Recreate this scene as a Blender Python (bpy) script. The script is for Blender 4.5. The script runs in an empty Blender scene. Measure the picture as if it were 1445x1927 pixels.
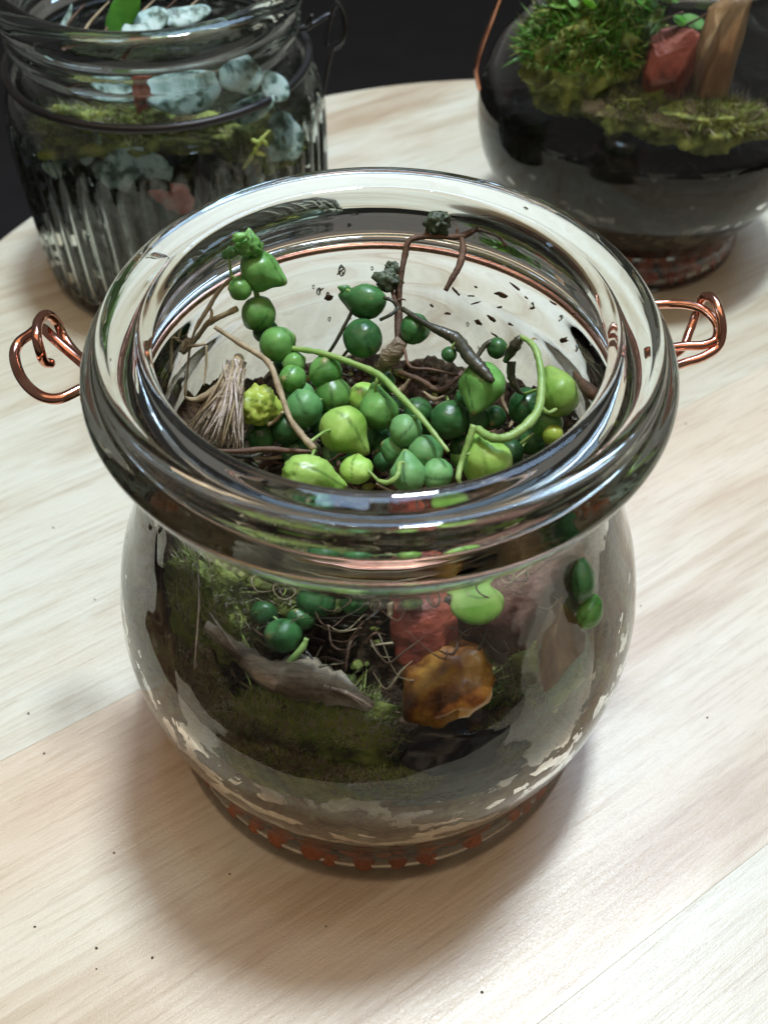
import bpy, math, random
import numpy as np
from mathutils import Vector, Matrix, noise

random.seed(7); rng = np.random.default_rng(11)
SC = bpy.context.scene
COL = SC.collection
S = 0.01                      # everything below is written in centimetres

# ------------------------------------------------------------------ camera
CAM = np.array([0.0, -11.352, 19.514])
PITCH, YAW, ROLL, FPX = 0.868, 0.008, 0.013, 1788.9
_cp, _sp = math.cos(PITCH), math.sin(PITCH)
FWD = np.array([math.sin(YAW)*_cp, math.cos(YAW)*_cp, -_sp])
_r = np.array([math.cos(YAW), -math.sin(YAW), 0.0]); _u = np.cross(_r, FWD)
RIGHT = math.cos(ROLL)*_r + math.sin(ROLL)*_u
UP = -math.sin(ROLL)*_r + math.cos(ROLL)*_u
cd = bpy.data.cameras.new('camera'); cam = bpy.data.objects.new('camera', cd); COL.objects.link(cam)
cd.sensor_fit = 'VERTICAL'; cd.sensor_height = 36; cd.lens = 36*FPX/1927
cd.clip_start = 0.01; cd.clip_end = 50
M = Matrix.Identity(4)
for i in range(3):
    M[i][0], M[i][1], M[i][2], M[i][3] = RIGHT[i], UP[i], -FWD[i], CAM[i]*S
cam.matrix_world = M
cd.dof.use_dof = True; cd.dof.focus_distance = 0.165; cd.dof.aperture_fstop = 26
SC.camera = cam

# ------------------------------------------------------------------ world, lamps, exposure
w = bpy.data.worlds.new('World'); SC.world = w; w.use_nodes = True
bg = w.node_tree.nodes['Background']; bg.inputs[0].default_value = (1.0, 0.93, 0.86, 1); bg.inputs[1].default_value = 0.12
SC.view_settings.view_transform = 'Standard'; SC.view_settings.look = 'None'
SC.view_settings.exposure = 0.0; SC.view_settings.gamma = 1.0

def disc_lamp(name, p, target, diam, power, col):
    l = bpy.data.lights.new(name, 'AREA'); l.shape = 'DISK'; l.size = diam*S; l.energy = power; l.color = col
    o = bpy.data.objects.new(name, l); COL.objects.link(o); o.location = Vector(p)*S
    o.rotation_euler = (Vector(target)-Vector(p)).to_track_quat('-Z', 'Y').to_euler()
    return o
disc_lamp('ceiling_lamp', (11.5, 27, 132), (0, 0, 5), 15, 17, (0.78, 0.90, 1.0))
for dx, dy in ((-24, 4), (-19, 4), (22, 12), (27, 12), (3, 26), (8, 26)):
    disc_lamp('spot_lamp', (11.5+dx, 27+dy, 132), (0, 0, 5), 3.0, 0.16, (0.85, 0.93, 1.0))

l = bpy.data.lights.new('window', 'AREA'); l.shape = 'RECTANGLE'; l.size = .9; l.size_y = .45; l.energy = 10; l.color = (.48, .68, 1)
o = bpy.data.objects.new('window', l); COL.objects.link(o); o.location = (.26, .66, 1.3); o.rotation_euler = (Vector((0, 0, .05))-Vector(o.location)).to_track_quat('-Z', 'Y').to_euler()
for p, e in (((-10, -30, 205), 18),):      # the warm room light bounced off the ceiling
    l = bpy.data.lights.new('room_light', 'AREA'); l.shape = 'RECTANGLE'; l.size = 2.8; l.size_y = 1.7; l.energy = e; l.color = (1.0, .70, .46)
    o = bpy.data.objects.new('room_light', l); COL.objects.link(o); o.location = Vector(p)*S
    o.rotation_euler = (Vector((0, 0, 5))-Vector(p)).to_track_quat('-Z', 'Y').to_euler()
cy = SC.cycles
cy.use_denoising = True; cy.max_bounces = 24; cy.transmission_bounces = 20; cy.glossy_bounces = 8
cy.transparent_max_bounces = 24; cy.diffuse_bounces = 4; cy.sample_clamp_indirect = 10.0
cy.caustics_reflective = True; cy.caustics_refractive = True; cy.blur_glossy = 0.5

# ------------------------------------------------------------------ pixel rays (photo pixels -> points at a real height or depth)
def ray(u, v): return FWD + RIGHT*((u-722.5)/FPX) + UP*((963.5-v)/FPX)
def at(u, v, z): d = ray(u, v); return CAM + d*((z-CAM[2])/d[2])
def aty(u, v, y): d = ray(u, v); return CAM + d*((y-CAM[1])/d[1])
def pxcm(p): return FPX/float((np.array(p)-CAM) @ FWD)       # pixels per cm at p

# ------------------------------------------------------------------ mesh helpers
LOC = {}
def link(name, V, F, mats, parent=None, smooth=True, base=None, midx=None):
    V = np.asarray(V, float)
    if parent is not None:
        b = LOC[parent.name]
    else:
        b = np.array(base, float) if base is not None else np.array([(V[:, 0].min()+V[:, 0].max())/2, (V[:, 1].min()+V[:, 1].max())/2, V[:, 2].min()])
    me = bpy.data.meshes.new(name)
    me.from_pydata(((V-b)*S).tolist(), [], [tuple(map(int, f)) for f in F])
    for m in (mats if isinstance(mats, (list, tuple)) else [mats]): me.materials.append(m)
    if midx is not None: me.polygons.foreach_set('material_index', np.asarray(midx, dtype=np.int32))
    if smooth: me.polygons.foreach_set('use_smooth', [True]*len(me.polygons))
    me.update()
    o = bpy.data.objects.new(name, me); COL.objects.link(o)
    if parent is not None: o.parent = parent
    else: o.location = Vector(b)*S
    LOC[o.name] = b
    return o
def thing(name, label, cat, base, group=None):
    o = bpy.data.objects.new(name, None); COL.objects.link(o); o.location = Vector(base)*S
    o.empty_display_size = 0.005
    LOC[o.name] = np.array(base, float); return tag(o, label, cat, group)
def tag(o, label=None, cat=None, group=None, kind=None):
    if label: o['label'] = label
    if cat: o['category'] = cat
    if group: o['group'] = group
    if kind: o['kind'] = kind
    return o
def copy_at(src, p, rot=None, sc=None, label=None, parent=None):
    o = src.copy(); COL.objects.link(o)
    if parent is not None: o.parent = parent; o.location = Vector(np.asarray(p)-LOC[parent.name])*S
    else: o.location = Vector(p)*S
    if rot is not None: o.rotation_euler = rot
    if sc is not None: o.scale = sc
    if label: o['label'] = label
    return o
class MB:
    def __init__(s): s.V = []; s.F = []; s.n = 0; s.mi = []
    def add(s, V, F, mi=0):
        s.V.append(np.asarray(V, float)); s.F += [tuple(i+s.n for i in f) for f in F]; s.n += len(V); s.mi += [mi]*len(F)
    def link(s, name, mats, parent=None, **k): return link(name, np.concatenate(s.V), s.F, mats, parent, midx=s.mi, **k)

def catmull(P, k=6, closed=False):
    P = np.asarray(P, float); n = len(P); out = []
    for i in range(n if closed else n-1):
        if closed: a, b, c, d = P[(i-1) % n], P[i], P[(i+1) % n], P[(i+2) % n]
        else:
            b, c = P[i], P[i+1]; a = P[i-1] if i else 2*b-c; d = P[i+2] if i+2 < n else 2*c-b
        for t in np.arange(k)/k:
            out.append(0.5*((2*b)+(c-a)*t+(2*a-5*b+4*c-d)*t*t+(3*b-a-3*c+d)*t**3))
    if not closed: out.append(P[-1])
    return np.array(out)
def lathe(prof, c=(0, 0, 0), n=160, mod=None, k=5):
    """prof: (r, z) list starting and ending on the axis"""
    P = catmull(prof, k); P[:, 0] = np.maximum(P[:, 0], 0); V = []; F = []
    th = np.arange(n)*2*math.pi/n
    for r, z in P:
        rr = r if mod is None else mod(r, z, th)
        V.append(np.stack([rr*np.cos(th)+c[0], rr*np.sin(th)+c[1], z+c[2]+0*th], -1))
    V = np.concatenate(V); m = len(P)
    for i in range(m-1):
        for j in range(n):
            j2 = (j+1) % n
            a, b, d, e = i*n+j, i*n+j2, (i+1)*n+j2, (i+1)*n+j
            if P[i, 0] < 1e-5 and P[i+1, 0] < 1e-5: continue
            if P[i, 0] < 1e-5: F.append((a, d, e)) 
            elif P[i+1, 0] < 1e-5: F.append((a, b, d))
            else: F.append((a, b, d, e))
    # merge the axis points
    V2 = []; remap = {}; 
    for i in range(m):
        if P[i, 0] < 1e-5:
            idx = len(V2); V2.append(V[i*n])
            for j in range(n): remap[i*n+j] = idx
        else:
            for j in range(n): remap[i*n+j] = len(V2); V2.append(V[i*n+j])
    F2 = []
    for f in F:
        g = []
        for q in f:
            q = remap[q]
            if not g or (q != g[-1] and q != g[0]): g.append(q)
        if len(g) >= 3: F2.append(tuple(g))
    return np.array(V2), F2
def tube(path, rad, seg=8, k=5, closed=False, rough=0.0):
    P = catmull(path, k, closed); n = len(P)
    R = np.interp(np.linspace(0, 1, n), np.linspace(0, 1, len(rad)), rad) if isinstance(rad, (list, tuple)) else np.full(n, rad)
    if rough: R = R*(1+rough*rng.uniform(-1, 1, n))
    T = np.roll(P, -1, 0)-np.roll(P, 1, 0) if closed else np.gradient(P, axis=0)
    T /= np.linalg.norm(T, axis=1)[:, None]+1e-12
    a = np.array([0, 0, 1.0]) if abs(T[0][2]) < .9 else np.array([1.0, 0, 0])
    N = np.cross(T[0], a); N /= np.linalg.norm(N); V = []
    for i in range(n):
        N = N-T[i]*(N@T[i]); N /= np.linalg.norm(N)+1e-12; B = np.cross(T[i], N)
        for s in range(seg):
            q = 2*math.pi*s/seg; V.append(P[i]+R[i]*(math.cos(q)*N+math.sin(q)*B))
    F = []
    for i in range(n if closed else n-1):
        i2 = (i+1) % n
        for s in range(seg): F.append((i*seg+s, i*seg+(s+1) % seg, i2*seg+(s+1) % seg, i2*seg+s))
    if not closed:
        F.append(tuple(range(seg))[::-1]); F.append(tuple((n-1)*seg+s for s in range(seg)))
    return np.array(V), F
_ico = {}
def ico(sub):
    if sub not in _ico:
        import bmesh
        bm = bmesh.new(); bmesh.ops.create_icosphere(bm, subdivisions=sub, radius=1)
        _ico[sub] = (np.array([v.co[:] for v in bm.verts]), [tuple(v.index for v in f.verts) for f in bm.faces]); bm.free()
    return _ico[sub][0].copy(), _ico[sub][1]
def nz(p, s, oct=3, off=0.0):
    return noise.fractal(Vector((p[0]*s+off, p[1]*s+off*.7, p[2]*s-off)), 1.0, 2.0, oct)
def boxy(V, p): return np.sign(V)*np.abs(V)**p/(np.linalg.norm(np.abs(V)**p, axis=1)[:, None]**.55)
def rotm(ax, ay, az): return np.array(Matrix.Rotation(az, 3, 'Z') @ Matrix.Rotation(ay, 3, 'Y') @ Matrix.Rotation(ax, 3, 'X'))
def blob(c, r, sub=3, amp=0.15, fr=1.2, rot=(0, 0, 0), off=None, cut=0, box=0):
    """noisy ellipsoid; cut > 0 flattens it along random planes like a broken stone"""
    V, F = ico(sub); off = rng.uniform(0, 50) if off is None else off
    if box: V = boxy(V, box)
    if cut:
        for _ in range(cut):
            d = rng.normal(size=3); d /= np.linalg.norm(d); h = rng.uniform(.45, .8)
            t = V@d; m = t > h; V[m] -= np.outer(t[m]-h, d)*.92
    V = np.array([v*(1+amp*nz(v, fr, 4, off)) for v in V])*np.array(r)
    return V@rotm(*rot).T+np.array(c), F

# ------------------------------------------------------------------ materials
def mat(name):
    m = bpy.data.materials.new(name); m.use_nodes = True; nt = m.node_tree
    for n in list(nt.nodes): nt.nodes.remove(n)
    return m, nt, nt.nodes.new('ShaderNodeOutputMaterial')
def N(nt, t, ins=None, **kw):
    n = nt.nodes.new(t)
    for k, v in kw.items(): setattr(n, k, v)
    for k, v in (ins or {}).items():
        if isinstance(v, bpy.types.NodeSocket): nt.links.new(v, n.inputs[k])
        else: n.inputs[k].default_value = v
    return n
def ramp(nt, fac, stops, interp='LINEAR'):
    n = N(nt, 'ShaderNodeValToRGB', {0: fac}); e = n.color_ramp.elements; n.color_ramp.interpolation = interp
    while len(e) < len(stops): e.new(0.5)
    for x, (p, c) in zip(e, stops): x.position = p; x.color = (*c, 1) if len(c) == 3 else c
    return n.outputs[0]
def mixc(nt, f, a, b, bt='MIX'):
    n = N(nt, 'ShaderNodeMix', data_type='RGBA', blend_type=bt)
    for k, v in ((0, f), (6, a), (7, b)):
        if isinstance(v, bpy.types.NodeSocket): nt.links.new(v, n.inputs[k])
        else: n.inputs[k].default_value = v if k == 0 else ((*v, 1) if len(v) == 3 else v)
    return n.outputs[2]
def coords(nt, scale=(1, 1, 1), src='Object', rot=(0, 0, 0)):
    t = N(nt, 'ShaderNodeTexCoord'); m = N(nt, 'ShaderNodeMapping', {0: t.outputs[src]})
    m.inputs['Scale'].default_value = scale; m.inputs['Rotation'].default_value = rot
    return m.outputs[0]
def noiset(nt, vec, scale, detail=4, rough=.55, dist=0.0):
    return N(nt, 'ShaderNodeTexNoise', {'Vector': vec, 'Scale': scale, 'Detail': detail, 'Roughness': rough, 'Distortion': dist}).outputs['Fac']
def bump(nt, h, strength, dist): return N(nt, 'ShaderNodeBump', {'Height': h, 'Strength': strength, 'Distance': dist}).outputs[0]
def surface(name, stops, scale, rough=.6, detail=6, bstr=.5, bdist=.0005, bscale=None, sss=0, coat=0, spec=.5, metal=0, world=False, rnd=0.0, dist=0.0, aniso=(1, 1, 1), trans=0, sssr=(.3, .6, .1)):
    m, nt, out = mat(name); v = coords(nt, aniso)
    if rnd:
        oi = N(nt, 'ShaderNodeObjectInfo'); a = N(nt, 'ShaderNodeVectorMath', {0: v, 1: oi.outputs['Random']}, operation='ADD'); v = a.outputs[0]
    f = noiset(nt, v, scale, detail, .6, dist); c = ramp(nt, f, stops)
    if rnd:
        hs = N(nt, 'ShaderNodeHueSaturation', {'Color': c})
        mr = N(nt, 'ShaderNodeMapRange', {0: oi.outputs['Random'], 3: 1-rnd, 4: 1+rnd}); nt.links.new(mr.outputs[0], hs.inputs['Value']); c = hs.outputs[0]
    b = bump(nt, noiset(nt, v, bscale or scale*3, 5), bstr, bdist)
    p = N(nt, 'ShaderNodeBsdfPrincipled', {'Base Color': c, 'Roughness': rough, 'Normal': b, 'Metallic': metal, 'Subsurface Weight': sss, 'Coat Weight': coat, 'Specular IOR Level': spec, 'Transmission Weight': trans})
    p.inputs['Subsurface Radius'].default_value = sssr; p.inputs['Subsurface Scale'].default_value = .006; p.inputs['Coat Roughness'].default_value = .08
    nt.links.new(p.outputs[0], out.inputs[0]); return m

def glass(name, tint=(.985, .993, .985), ior=1.45, ripple=0.0, rscale=60, absorb=6.0):
    m, nt, out = mat(name)
    g = N(nt, 'ShaderNodeBsdfGlass', {'Color': (*tint, 1), 'Roughness': 0.0, 'IOR': ior})
    if ripple:
        v = coords(nt, (1, 1, .5)); nt.links.new(bump(nt, noiset(nt, v, rscale, 3), ripple, .001), g.inputs['Normal'])
    nt.links.new(g.outputs[0], out.inputs[0])
    if absorb:
        a = N(nt, 'ShaderNodeVolumeAbsorption', {'Color': (.55, .8, .62, 1), 'Density': absorb}); nt.links.new(a.outputs[0], out.inputs[1])
    return m
MG = glass('clear_glass', ripple=.32, rscale=48)
MG2 = glass('fluted_glass', tint=(.95, .97, .965), ripple=.22, rscale=90)
MG3 = glass('bottle_glass', tint=(.97, .98, .97), ripple=.12)

def wood():
    m, nt, out = mat('pale_poplar_wood')
    oi = N(nt, 'ShaderNodeObjectInfo'); tc = N(nt, 'ShaderNodeTexCoord')
    off = N(nt, 'ShaderNodeVectorMath', {0: oi.outputs['Random'], 1: (3.1, 1.7, .9)}, operation='MULTIPLY')
    ad = N(nt, 'ShaderNodeVectorMath', {0: tc.outputs['Object'], 1: off.outputs[0]}, operation='ADD').outputs[0]
    def mp(sx, sy): 
        q = N(nt, 'ShaderNodeMapping', {0: ad}); q.inputs['Scale'].default_value = (sx, sy, 1); return q.outputs[0]
    broad = noiset(nt, mp(3.2, 13), 1.6, 3, .5, .9)
    mid = noiset(nt, mp(4, 34), 2.2, 5, .6, 1.2)
    fine = noiset(nt, mp(14, 260), 3, 6, .7, .3)
    base = ramp(nt, broad, [(.28, (.47, .36, .25)), (.40, (.58, .50, .385)), (.50, (.63, .58, .47)), (.62, (.64, .61, .51)), (.75, (.63, .605, .495))])
    streak = ramp(nt, mid, [(.33, (.74, .64, .55)), (.43, (.90, .86, .80)), (.52, (1, 1, 1)), (.68, (1, .99, .96)), (.80, (.91, .90, .86))])
    c = mixc(nt, .8, base, streak, 'MULTIPLY')
    fs = ramp(nt, fine, [(.36, (.70, .62, .54)), (.50, (1, 1, 1)), (.66, (1, 1, 1)), (.74, (.86, .82, .76))])
    c = mixc(nt, .5, c, fs, 'MULTIPLY')
    warm = ramp(nt, noiset(nt, mp(2.5, 9), 1.3, 2, .5, .5), [(.56, (0, 0, 0)), (.70, (1, 1, 1))])
    c = mixc(nt, N(nt, 'ShaderNodeMath', {0: warm, 1: .22}, operation='MULTIPLY').outputs[0], c, (.62, .41, .25))
    pores = ramp(nt, noiset(nt, mp(45, 800), 2, 3, .6), [(.62, (1, 1, 1)), (.72, (.66, .58, .5))]); c = mixc(nt, .6, c, pores, 'MULTIPLY')
    tone = N(nt, 'ShaderNodeAttribute', attribute_type='OBJECT', attribute_name='tone').outputs['Fac']
    c = mixc(nt, 1.0, c, mixc(nt, tone, (.95, .985, .95), (1, .965, .90)), 'MULTIPLY')
    b1 = bump(nt, fine, .5, .0003)
    sp = noiset(nt, tc.outputs['Object'], 2300, 2, .6)
    b = N(nt, 'ShaderNodeBump', {'Height': sp, 'Strength': .35, 'Distance': .00012, 'Normal': b1}).outputs[0]
    ro = N(nt, 'ShaderNodeMapRange', {0: sp, 1: .3, 2: .7, 3: .30, 4: .52}).outputs[0]
    p = N(nt, 'ShaderNodeBsdfPrincipled', {'Base Color': c, 'Roughness': ro, 'Normal': b, 'Specular IOR Level': .8, 'Coat Weight': .6, 'Coat Roughness': .34})
    nt.links.new(b, p.inputs['Coat Normal'])
    nt.links.new(p.outputs[0], out.inputs[0]); return m
MW = wood()
def soilmat(name, zlo, zhi, patch, dark=(.006, .004, .003), mid=(.06, .038, .023), hi=(.22, .15, .09), grn=(.03, .035, .012), moss=0):
    """dark compost, pale table reflections painted on in patches between zlo and zhi (metres, object space)"""
    m, nt, out = mat(name); v = coords(nt)
    f = noiset(nt, v, 420, 8, .7); c = ramp(nt, f, [(.35, dark), (.5, mid), (.66, hi)])
    big = noiset(nt, v, 70, 4, .6); c = mixc(nt, ramp(nt, big, [(.5, (0, 0, 0)), (.68, (.6, .6, .6))]), c, grn)
    sx = N(nt, 'ShaderNodeSeparateXYZ', {0: v})
    if moss:
        mz = N(nt, 'ShaderNodeMapRange', {0: sx.outputs[2], 1: .010, 2: .020, 3: .5, 4: .95}).outputs[0]
        rl = N(nt, 'ShaderNodeVectorMath', {0: N(nt, 'ShaderNodeVectorMath', {0: v, 1: (1, 1, 0)}, operation='MULTIPLY').outputs[0]}, operation='LENGTH').outputs['Value']
        mz = N(nt, 'ShaderNodeMath', {0: mz, 1: N(nt, 'ShaderNodeMapRange', {0: rl, 1: .040, 2: .0425}).outputs[0]}, operation='MULTIPLY').outputs[0]
        c = mixc(nt, mz, c, ramp(nt, noiset(nt, v, 150, 9, .72, 1.2), [(.36, (.05, .03, .018)), (.44, (.20, .13, .08)), (.52, (.33, .23, .14)), (.58, (.30, .29, .12)), (.66, (.66, .54, .40))]))
    up = N(nt, 'ShaderNodeMapRange', {0: sx.outputs[2], 1: zlo, 2: zlo+.004}).outputs[0]
    dn = N(nt, 'ShaderNodeMapRange', {0: sx.outputs[2], 1: zhi, 2: zhi-.010}).outputs[0]
    band = N(nt, 'ShaderNodeMath', {0: up, 1: dn}, operation='MULTIPLY').outputs[0]
    pn = noiset(nt, v, 130, 9, .68, .3)
    k = N(nt, 'ShaderNodeMath', {0: pn, 1: N(nt, 'ShaderNodeMath', {0: band, 1: patch}, operation='MULTIPLY').outputs[0]}, operation='ADD').outputs[0]
    mask = ramp(nt, k, [(.735, (0, 0, 0)), (.755, (1, 1, 1))])
    c = mixc(nt, mask, c, (.68, .56, .40))  # table's reflection in the glass, painted into the colour as pale patches
    b = bump(nt, f, .9, .0012)
    p = N(nt, 'ShaderNodeBsdfPrincipled', {'Base Color': c, 'Roughness': .8, 'Normal': b, 'Specular IOR Level': .2})
    nt.links.new(p.outputs[0], out.inputs[0]); return m
MSOIL = soilmat('compost_with_painted_reflection', .012, .040, .13, moss=1)
MSOIL2 = soilmat('mossy_compost', -1, -.9, 0, (.005, .006, .003), (.018, .022, .010), (.07, .07, .045), (.03, .045, .012))
MSOIL3 = soilmat('black_compost', .012, .022, .08, (.003, .003, .003), (.008, .007, .006), (.025, .02, .016), (.01, .012, .006))
def pearl_mat(name, lo, hi, sss=.25, rough=.30):
    m, nt, out = mat(name); v = coords(nt); oi = N(nt, 'ShaderNodeObjectInfo')
    v = N(nt, 'ShaderNodeVectorMath', {0: v, 1: oi.outputs['Random']}, operation='ADD').outputs[0]
    c = ramp(nt, noiset(nt, v, 130, 4, .6, .5), [(.32, lo), (.62, hi), (.8, tuple(min(1, x*1.25+.02) for x in hi))])
    hs = N(nt, 'ShaderNodeHueSaturation', {'Color': c}); nt.links.new(N(nt, 'ShaderNodeMapRange', {0: oi.outputs['Random'], 3: .78, 4: 1.22}).outputs[0], hs.inputs['Value']); c = hs.outputs[0]
    st = N(nt, 'ShaderNodeAttribute', attribute_name='st').outputs['Fac']; tp = N(nt, 'ShaderNodeAttribute', attribute_name='tp').outputs['Fac']
    c = mixc(nt, N(nt, 'ShaderNodeMath', {0: st, 1: .85}, operation='MULTIPLY').outputs[0], c, tuple(x*.35 for x in lo))
    spot = ramp(nt, noiset(nt, v, 900, 2, .5), [(.66, (0, 0, 0)), (.72, (.5, .5, .5))]); c = mixc(nt, spot, c, (.28, .24, .09))
    c = mixc(nt, tp, c, (.30, .25, .10))
    ro = N(nt, 'ShaderNodeMapRange', {0: noiset(nt, v, 240, 4, .6), 1: .3, 2: .7, 3: rough-.1, 4: rough+.22}).outputs[0]
    p = N(nt, 'ShaderNodeBsdfPrincipled', {'Base Color': c, 'Roughness': ro, 'Normal': bump(nt, noiset(nt, v, 420, 5, .6), .22, .0006), 'Subsurface Weight': sss})
    p.inputs['Subsurface Radius'].default_value = (.5, 1, .2); p.inputs['Subsurface Scale'].default_value = .005
    nt.links.new(p.outputs[0], out.inputs[0]); return m
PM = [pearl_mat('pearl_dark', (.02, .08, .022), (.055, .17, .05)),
      pearl_mat('pearl_green', (.06, .20, .035), (.16, .36, .09)),
      pearl_mat('pearl_bright', (.16, .34, .035), (.34, .52, .12)),
      pearl_mat('pearl_yellow', (.20, .33, .03), (.38, .46, .08)),
      pearl_mat('pearl_bluish', (.06, .20, .06), (.16, .34, .12), rough=.42)]
MSTEM = surface('green_stem', [(.3, (.16, .30, .06)), (.7, (.34, .46, .15))], 200, rough=.4, sss=.15)
MTWIG = surface('brown_twig', [(.3, (.045, .022, .012)), (.7, (.16, .085, .045))], 300, rough=.65, bstr=.8)
MTAN = surface('dry_tan_stem', [(.3, (.20, .14, .07)), (.7, (.46, .37, .22))], 250, rough=.6, aniso=(1, 1, .3))
MFIB = surface('pale_dry_fibre', [(.3, (.22, .15, .10)), (.55, (.50, .42, .35)), (.75, (.70, .66, .62))], 400, rough=.45)
MDARKV = surface('withered_stem', [(.3, (.012, .016, .008)), (.7, (.07, .06, .03))], 260, rough=.45, coat=.3)
MSHRIV = surface('withered_leaf', [(.3, (.02, .03, .015)), (.6, (.09, .12, .07)), (.8, (.2, .24, .17))], 500, rough=.5)
MCLAY = surface('orange_clay', [(.3, (.46, .10, .03)), (.7, (.74, .22, .07))], 300, rough=.7, rnd=.3)
MCLAYD = surface('wet_red_clay', [(.3, (.22, .045, .02)), (.7, (.50, .13, .07))], 300, rough=.4, rnd=.35)
MRED = surface('red_sandstone', [(.3, (.05, .02, .012)), (.42, (.24, .04, .022)), (.56, (.46, .10, .05)), (.7, (.58, .20, .11))], 110, rough=.45, bstr=1, bdist=.0012, detail=9, coat=.3)
MREDD = surface('dull_red_brick', [(.3, (.08, .022, .016)), (.48, (.30, .075, .05)), (.7, (.48, .16, .11))], 100, rough=.5, bstr=1, bdist=.001, detail=9, coat=.3)
MRUST = surface('rusty_rock', [(.3, (.06, .03, .022)), (.48, (.19, .085, .06)), (.7, (.34, .20, .15))], 90, rough=.75, bstr=1, bdist=.001, detail=9)
MAMB = surface('amber_stone', [(.38, (.05, .016, .005)), (.46, (.26, .09, .014)), (.54, (.50, .24, .035)), (.70, (.66, .44, .14))], 110, rough=.4, detail=10, sss=.2, coat=.4, bstr=.8, sssr=(1, .5, .1))
MTANR = surface('tan_rock', [(.3, (.16, .07, .03)), (.5, (.38, .22, .10)), (.7, (.58, .42, .24))], 90, rough=.45, bstr=.9, bdist=.001, aniso=(1, 1, .35))
MBARK = surface('grey_bark', [(.3, (.08, .055, .03)), (.5, (.32, .25, .17)), (.68, (.66, .60, .52))], 170, rough=.7, bstr=1, bdist=.0015, aniso=(.35, 1, 1))
MBLACKROCK = surface('black_stone', [(.3, (.006, .006, .007)), (.7, (.02, .018, .02))], 90, rough=.35, bstr=.6)
MMOSS = surface('moss', [(.34, (.05, .05, .015)), (.5, (.17, .21, .04)), (.66, (.36, .38, .08))], 200, rough=.7, bstr=1, bdist=.001)
MMOSSB = surface('bright_moss', [(.3, (.05, .14, .01)), (.7, (.16, .32, .04))], 160, rough=.6, bstr=1, bdist=.001)
MFROND = surface('moss_fronds', [(.34, (.12, .14, .03)), (.5, (.30, .38, .07)), (.68, (.60, .55, .25))], 120, rough=.6)
MGRN = surface('leaf_green', [(.3, (.03, .14, .015)), (.7, (.09, .30, .03))], 120, rough=.35, sss=.15)
MPALE = surface('mottled_blue_green_leaf', [(.38, (.05, .09, .07)), (.45, (.20, .31, .27)), (.53, (.38, .52, .48)), (.75, (.50, .63, .60))], 260, rough=.4, detail=5, bstr=.5, sss=.1, rnd=.2)
MCOP = surface('copper_wire', [(.35, (.55, .25, .17)), (.65, (.80, .42, .30))], 160, rough=.14, metal=1, bstr=.15, bdist=.0002)
MBLKW = surface('blackened_wire', [(.3, (.008, .007, .007)), (.7, (.02, .018, .018))], 80, rough=.38, metal=0, bstr=.2)
MFLOOR = surface('black_floor', [(.3, (.014, .014, .016)), (.7, (.020, .020, .022))], 12, rough=.9, bstr=.2)
MSPECK = surface('dark_speck', [(.3, (.03, .02, .015)), (.7, (.10, .07, .05))], 300, rough=.7)
def film(name, col, lo, hi, amt, sc, an=(1, 1, 1)):
    m, nt, out = mat(name); v = coords(nt, an)
    a = ramp(nt, noiset(nt, v, sc, 6, .6, .6), [(lo, (0, 0, 0)), (hi, (amt, amt, amt))])
    t = N(nt, 'ShaderNodeBsdfTransparent'); d = N(nt, 'ShaderNodeBsdfPrincipled', {'Base Color': (*col, 1), 'Roughness': .5})
    sx = N(nt, 'ShaderNodeSeparateXYZ', {0: v})
    g = N(nt, 'ShaderNodeMapRange', {0: sx.outputs[0], 1: .002, 2: .036, 3: .35, 4: 1.0}).outputs[0]
    zz = N(nt, 'ShaderNodeMapRange', {0: sx.outputs[2], 1: .048*an[2], 2: .066*an[2], 3: .04, 4: 1.0}).outputs[0]
    a = N(nt, 'ShaderNodeMath', {0: a, 1: N(nt, 'ShaderNodeMath', {0: g, 1: zz}, operation='MULTIPLY').outputs[0]}, operation='MULTIPLY').outputs[0]
    x = N(nt, 'ShaderNodeMixShader', {0: a, 1: t.outputs[0], 2: d.outputs[0]}); nt.links.new(x.outputs[0], out.inputs[0]); return m
MFILM = film('condensation', (.50, .45, .40), .38, .62, .50, 60, (1, 1, .45))

# ------------------------------------------------------------------ setting
V = [(-400, -400, -75), (400, -400, -75), (400, 400, -75), (-400, 400, -75)]
tag(link('floor', V, [(0, 1, 2, 3)], MFLOOR, smooth=False, base=(0, 0, -75)), kind='structure')

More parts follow.
